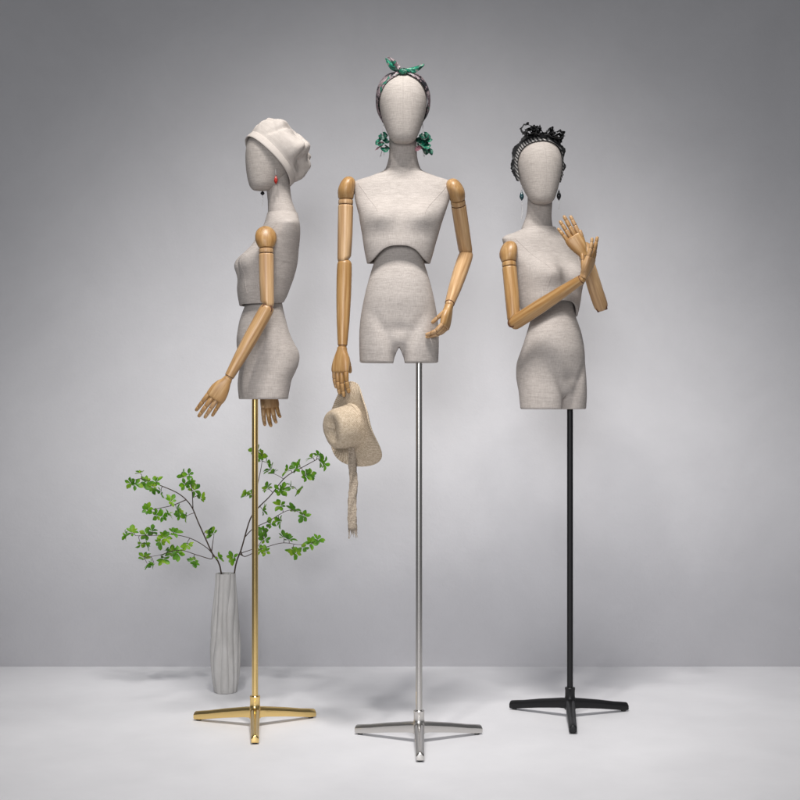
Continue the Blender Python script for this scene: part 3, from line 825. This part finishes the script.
# thin rolled edge of the brim
b_ = B(); ed = [Vector(p) for p in rows[-1]]; b_.tube(ed + ed[:2], .0020, 8)
link('brim_edge', b_.me('brim_edge', M['straw'], 60), hat, Mhat)
rows = []
p0 = at(350.5, 446, .005); rn = random.Random(2)
for i in range(41):
    u = i / 40
    c_ = at(351 + 2.0 * smooth(0, .5, u) + .9 * math.sin(u * 6), 447 + 83 * u, .020 - .02 * u + .008 * math.sin(u * 5))
    a = R(12 + 13 * math.sin(u * 4.2 + .4))
    w = .0085 + .0035 * smooth(0, .25, u) + .0005 * math.sin(u * 60)
    sd = Vector((math.cos(a), math.sin(a), 0)); nn_ = Vector((-math.sin(a), math.cos(a), 0))
    rows.append([c_ + sd * w * v + nn_ * (.0030 * math.sin(u * 18 + v * 3)) + sd * .0006 * rn.uniform(-1, 1) for v in (-1, -.6, -.2, .2, .6, 1)])
b_ = B(); b_.grid(rows)
rb = link('ribbon', solid(b_.me('ribbon', M['ribbon'], 60), .0012, 0), hat)
b_ = B()
for k in range(16):
    v = -1 + 2 * k / 15
    e_ = rows[-1][0].lerp(rows[-1][-1], (v + 1) / 2) + Vector((0, 0, .002))
    L = rn.uniform(.012, .026)
    b_.tube([e_, e_ + Vector((rn.uniform(-.002, .002), rn.uniform(-.002, .002), -L * .5)), e_ + Vector((rn.uniform(-.004, .004), rn.uniform(-.003, .003), -L))], [.0010, .0008, .0005], 6)
link('fringe', b_.me('fringe', M['ribbon'], 60), rb)
# ribbon also wraps the crown foot
rows = []
for i in range(5):
    h = .000 + .012 * i / 4
    rows.append([((.0570 + .0012 * math.sin(i * 1.6)) * (1 + .03 * math.sin(2 * th + .5)) * math.cos(th), (.0570 + .0012 * math.sin(i * 1.6)) * 1.06 * (1 + .03 * math.sin(2 * th + .5)) * math.sin(th), h + .004 * noise.noise(Vector((math.cos(th), math.sin(th), 7)))) for th in [2 * math.pi * j / 96 for j in range(96)]])
b_ = B(); b_.rings(rows, False, False)
link('hat_band', solid(b_.me('hat_band', M['straw'], 60), .0014, 0), hat, Mhat)

# ------------------------------------------------------------------ vase and branches
YV = .67
kv = (YV + CAM_D) / F
vb = Vector(((225.5 - 400) * kv, YV, 0))
H = (692 - 573.5) * kv
vas = thing('vase', 'tall matt grey ceramic vase with wavy pleats holding two green branches', 'vase', vb)
VP = [(0, .0355), (.02, .0375), (.10, .0425), (.22, .0468), (.36, .0490), (.50, .0475), (.64, .0435), (.78, .0385), (.90, .0340), (1.0, .0318)]
def vase_r(th, u):
    r = by_z(VP, u)[1]
    n = 11
    ph = th * n / 2 + 1.1 * math.sin(u * 4.2 + .5) + .9 * math.sin(u * 6 + 2 * th)
    ridge = abs(math.sin(ph)) ** .8
    return r * (1 - .115 * (1 - ridge) * (.55 + .45 * smooth(0, .1, u)) + .012 * math.sin(3 * th + 8 * u))
rows = []
NV = 208
for i in range(73):
    u = i / 72
    rows.append([(vase_r(2 * math.pi * j / NV, u) * math.cos(2 * math.pi * j / NV), vase_r(2 * math.pi * j / NV, u) * math.sin(2 * math.pi * j / NV), .001 + H * u) for j in range(NV)])
for k, dz in ((.96, .001), (.90, -.001), (.86, -.02), (.84, -.08), (.80, -.16)):
    rows.append([(p[0] * k, p[1] * k, H + dz) for p in rows[72]])
b_ = B(); b_.rings(rows)
link('body', b_.me('body', M['vase'], 35), vas, Matrix.Translation(vb))

def crop(x, y): return 110 + x / 2.962, 440 + y / 2.962
def branch(label, stems, clusters, seed):
    rn = random.Random(seed)
    base = at(*crop(*stems[0][0]), YV)
    br = thing('leafy_branch', label, 'branch', (base.x, base.y, base.z - .2), 'leafy branches in the grey vase')
    skel = []; b = B()
    def spline(pts, n):
        return [Vector(catmull([tuple(p) for p in pts], (len(pts) - 1) * i / n)) for i in range(n + 1)]
    for si, st in enumerate(stems):
        dep = rn.uniform(-.06, .06) if si else 0
        pts = [at(*crop(x, y), YV + dep * (i / max(1, len(st) - 1)) + rn.uniform(-.008, .008) * (i > 0)) for i, (x, y) in enumerate(st)]
        if si:
            q = min(skel, key=lambda s_: (s_ - pts[0]).length); pts[0] = q
        else:
            pts = [Vector((vb.x + (pts[0].x - vb.x) * .2, YV, H - .24)), pts[0] + Vector((0, 0, -.004))] + pts[1:]
        sp = spline(pts, 34)
        r0 = .0027 if si == 0 else .0017
        b.tube(sp, [r0 * (1 - .62 * i / 34) for i in range(35)], 8)
        skel += sp[(8 if si == 0 else 2):]
    fol = B(); petl = 0
    more = [(cx + rn.choice((-1, 1)) * rn.uniform(9, 20), cy + rn.uniform(-14, 14)) for cx, cy in clusters if rn.random() < .45]
    for (cx, cy) in list(clusters) + more:
        px_, py_ = crop(cx, cy)
        g0 = at(px_, py_, YV)
        q = min(skel, key=lambda s_: (Vector((s_.x, 0, s_.z)) - Vector((g0.x, 0, g0.z))).length)
        c = at(px_, py_, q.y + rn.uniform(-.035, .035))
        m_ = q.lerp(c, .5) + Vector((rn.uniform(-.004, .004), 0, rn.uniform(0, .006)))
        tw = spline([q, m_, c], 8)
        b.tube(tw, [.0012 - .0005 * i / 8 for i in range(9)], 6)
        skel.append(c)
        grow = (c - q); grow = grow.normalized() if grow.length > 1e-3 else Vector((0, 0, 1))
        grow = (grow + Vector((0, 0, .4)) + Vector((rn.gauss(0, .3), rn.gauss(0, .4), rn.gauss(0, .3)))).normalized()
        u = grow.orthogonal().normalized(); w = grow.cross(u)
        nl = rn.randint(5, 7); a0 = rn.uniform(0, 6)
        for k in range(nl + 1):
            a = a0 + k * 2 * math.pi / nl + rn.uniform(-.25, .25)
            op = rn.uniform(.75, 1.25) if k < nl else .15
            d = (grow * math.cos(op) + (u * math.cos(a) + w * math.sin(a)) * math.sin(op)).normalized()
            nrm = (grow - d * grow.dot(d)); nrm = nrm.normalized() if nrm.length > 1e-3 else u
            L = rn.uniform(.014, .026) * (1 if k < nl else .7); W_ = L * rn.uniform(.26, .34)
            s_ = d.cross(nrm).normalized()
            rows = []; droop = rn.uniform(-.002, .012)
            for i in range(7):
                t_ = i / 6
                ww = W_ * (math.sin(math.pi * t_ ** 1.45) ** .75 if 0 < i < 6 else .06) + .0004
                cc = c + d * (.003 + L * t_) - nrm * (droop * t_ * t_)
                rows.append([cc - s_ * ww + nrm * ww * .28, cc - s_ * ww * .5 + nrm * ww * .08, cc, cc + s_ * ww * .5 + nrm * ww * .08, cc + s_ * ww + nrm * ww * .28])
            fol.grid(rows)
    link('stem', b.me('stem', M['twig'], 60), br)
    link('leaves', fol.me('leaves', M['leaf'], 60), br)
branch('leafy green branch arching to the left out of the grey vase',
       [[(330, 392), (300, 330), (262, 245), (240, 195), (205, 160), (150, 135), (95, 115), (66, 122)],
        [(312, 355), (285, 318), (240, 292), (185, 280), (130, 283), (75, 283)],
        [(326, 385), (300, 352), (262, 342), (205, 326), (150, 340), (104, 348)],
        [(243, 200), (243, 150), (234, 108)], [(300, 335), (305, 300), (308, 280)], [(222, 176), (180, 195), (112, 208)]],
       [(62, 127), (90, 100), (106, 125), (138, 126), (152, 152), (180, 182), (196, 202), (110, 208), (136, 222), (155, 226), (228, 225), (222, 132), (248, 150), (232, 103), (268, 172), (66, 276), (90, 306), (124, 272), (150, 300), (190, 276), (175, 330), (200, 334), (229, 308), (102, 350), (130, 364), (158, 350), (250, 356), (306, 278), (320, 350)], 21)
branch('leafy green branch leaning right behind the brass pole',
       [[(368, 392), (390, 320), (415, 235), (440, 200), (475, 165), (520, 110), (575, 78), (612, 58)],
        [(400, 290), (425, 262), (470, 240), (530, 208), (575, 220)],
        [(372, 385), (400, 345), (450, 322), (510, 305), (560, 310), (596, 305)],
        [(428, 215), (436, 140), (448, 80), (452, 45)], [(378, 368), (390, 335), (440, 312), (470, 250)]],
       [(450, 45), (462, 66), (405, 165), (450, 205), (466, 146), (486, 100), (528, 92), (548, 86), (578, 106), (600, 55), (620, 62), (510, 148), (534, 138), (505, 196), (540, 210), (574, 224), (476, 250), (508, 240), (452, 270), (458, 294), (448, 330), (515, 290), (540, 322), (570, 318), (596, 306), (366, 348)], 33)

# ------------------------------------------------------------------ setting
YW = 1.105
b_ = B(); n = 40
b_.grid([[(-6 + 12 * i / 8, -6 + (YW + .04 + 6) * j / 8, 0) for i in range(9)] for j in range(9)])
fl = link('floor', b_.me('floor', M['floor'])); fl['kind'] = 'structure'
b_ = B(); prof = [(-.02 , -.05), (-.02, 0)]
b_.grid([[(-6 + 12 * i / 8, YW, -.02 + 5.2 * j / 6) for i in range(9)] for j in range(7)])
wl = link('wall', solid(b_.me('wall', M['wall']), .12, 0)); wl['kind'] = 'structure'
WM[wl] = Matrix.Identity(4); wl.location.y = .06

# ------------------------------------------------------------------ camera, light
cam = bpy.data.cameras.new('camera'); co = bpy.data.objects.new('camera', cam); C.objects.link(co)
co.location = (0, -CAM_D, CAM_H); co.rotation_euler = (R(90), 0, 0)
cam.sensor_width = 36; cam.lens = F / 800 * 36; cam.clip_end = 100; sc.camera = co
wd = bpy.data.worlds.new('World'); sc.world = wd; wd.use_nodes = True
bg = wd.node_tree.nodes['Background']; bg.inputs[0].default_value = (.93, .96, 1, 1); bg.inputs[1].default_value = .12
def spot(name, loc, aim, power, size, blend, radius, col=(1, .97, .94)):
    l = bpy.data.lights.new(name, 'SPOT'); l.energy = power; l.spot_size = R(size); l.spot_blend = blend
    l.shadow_soft_size = radius; l.color = col
    o = bpy.data.objects.new(name, l); C.objects.link(o); o.location = loc
    o.rotation_euler = (Vector(aim) - Vector(loc)).to_track_quat('-Z', 'Y').to_euler(); return o
def area(name, loc, aim, power, sx, sy, col=(1, 1, 1)):
    l = bpy.data.lights.new(name, 'AREA'); l.energy = power; l.shape = 'RECTANGLE'; l.size = sx; l.size_y = sy; l.color = col
    o = bpy.data.objects.new(name, l); C.objects.link(o); o.location = loc
    o.rotation_euler = (Vector(aim) - Vector(loc)).to_track_quat('-Z', 'Y').to_euler(); return o
spot('ceiling_spot', (-.62, -1.75, 4.3), (-.02, 1.1, .10), 165, 46, 1.0, .12)
spot('ceiling_spot', (.50, -1.80, 4.3), (.15, 1.1, .10), 115, 46, 1.0, .12)
spot('ceiling_spot', (.05, -1.30, 4.3), (.08, -.05, 0), 455, 62, 1.0, .30)
spot('front_fill', (-.5, -5.6, 2.0), (.05, 1.1, .30), 600, 35, 1.0, .8, (.98, .98, 1))  # added soft fill behind the camera, brightens the middle of the lower wall
area('broad_fill', (-.7, -5.2, 1.5), (.1, .6, .55), 30, 3.4, 2.2, (.97, .98, 1))  # added broad frontal fill, out of view, evens out the faces
sc.view_settings.view_transform = 'Standard'; sc.view_settings.look = 'None'
sc.view_settings.exposure = 0; sc.view_settings.gamma = 1
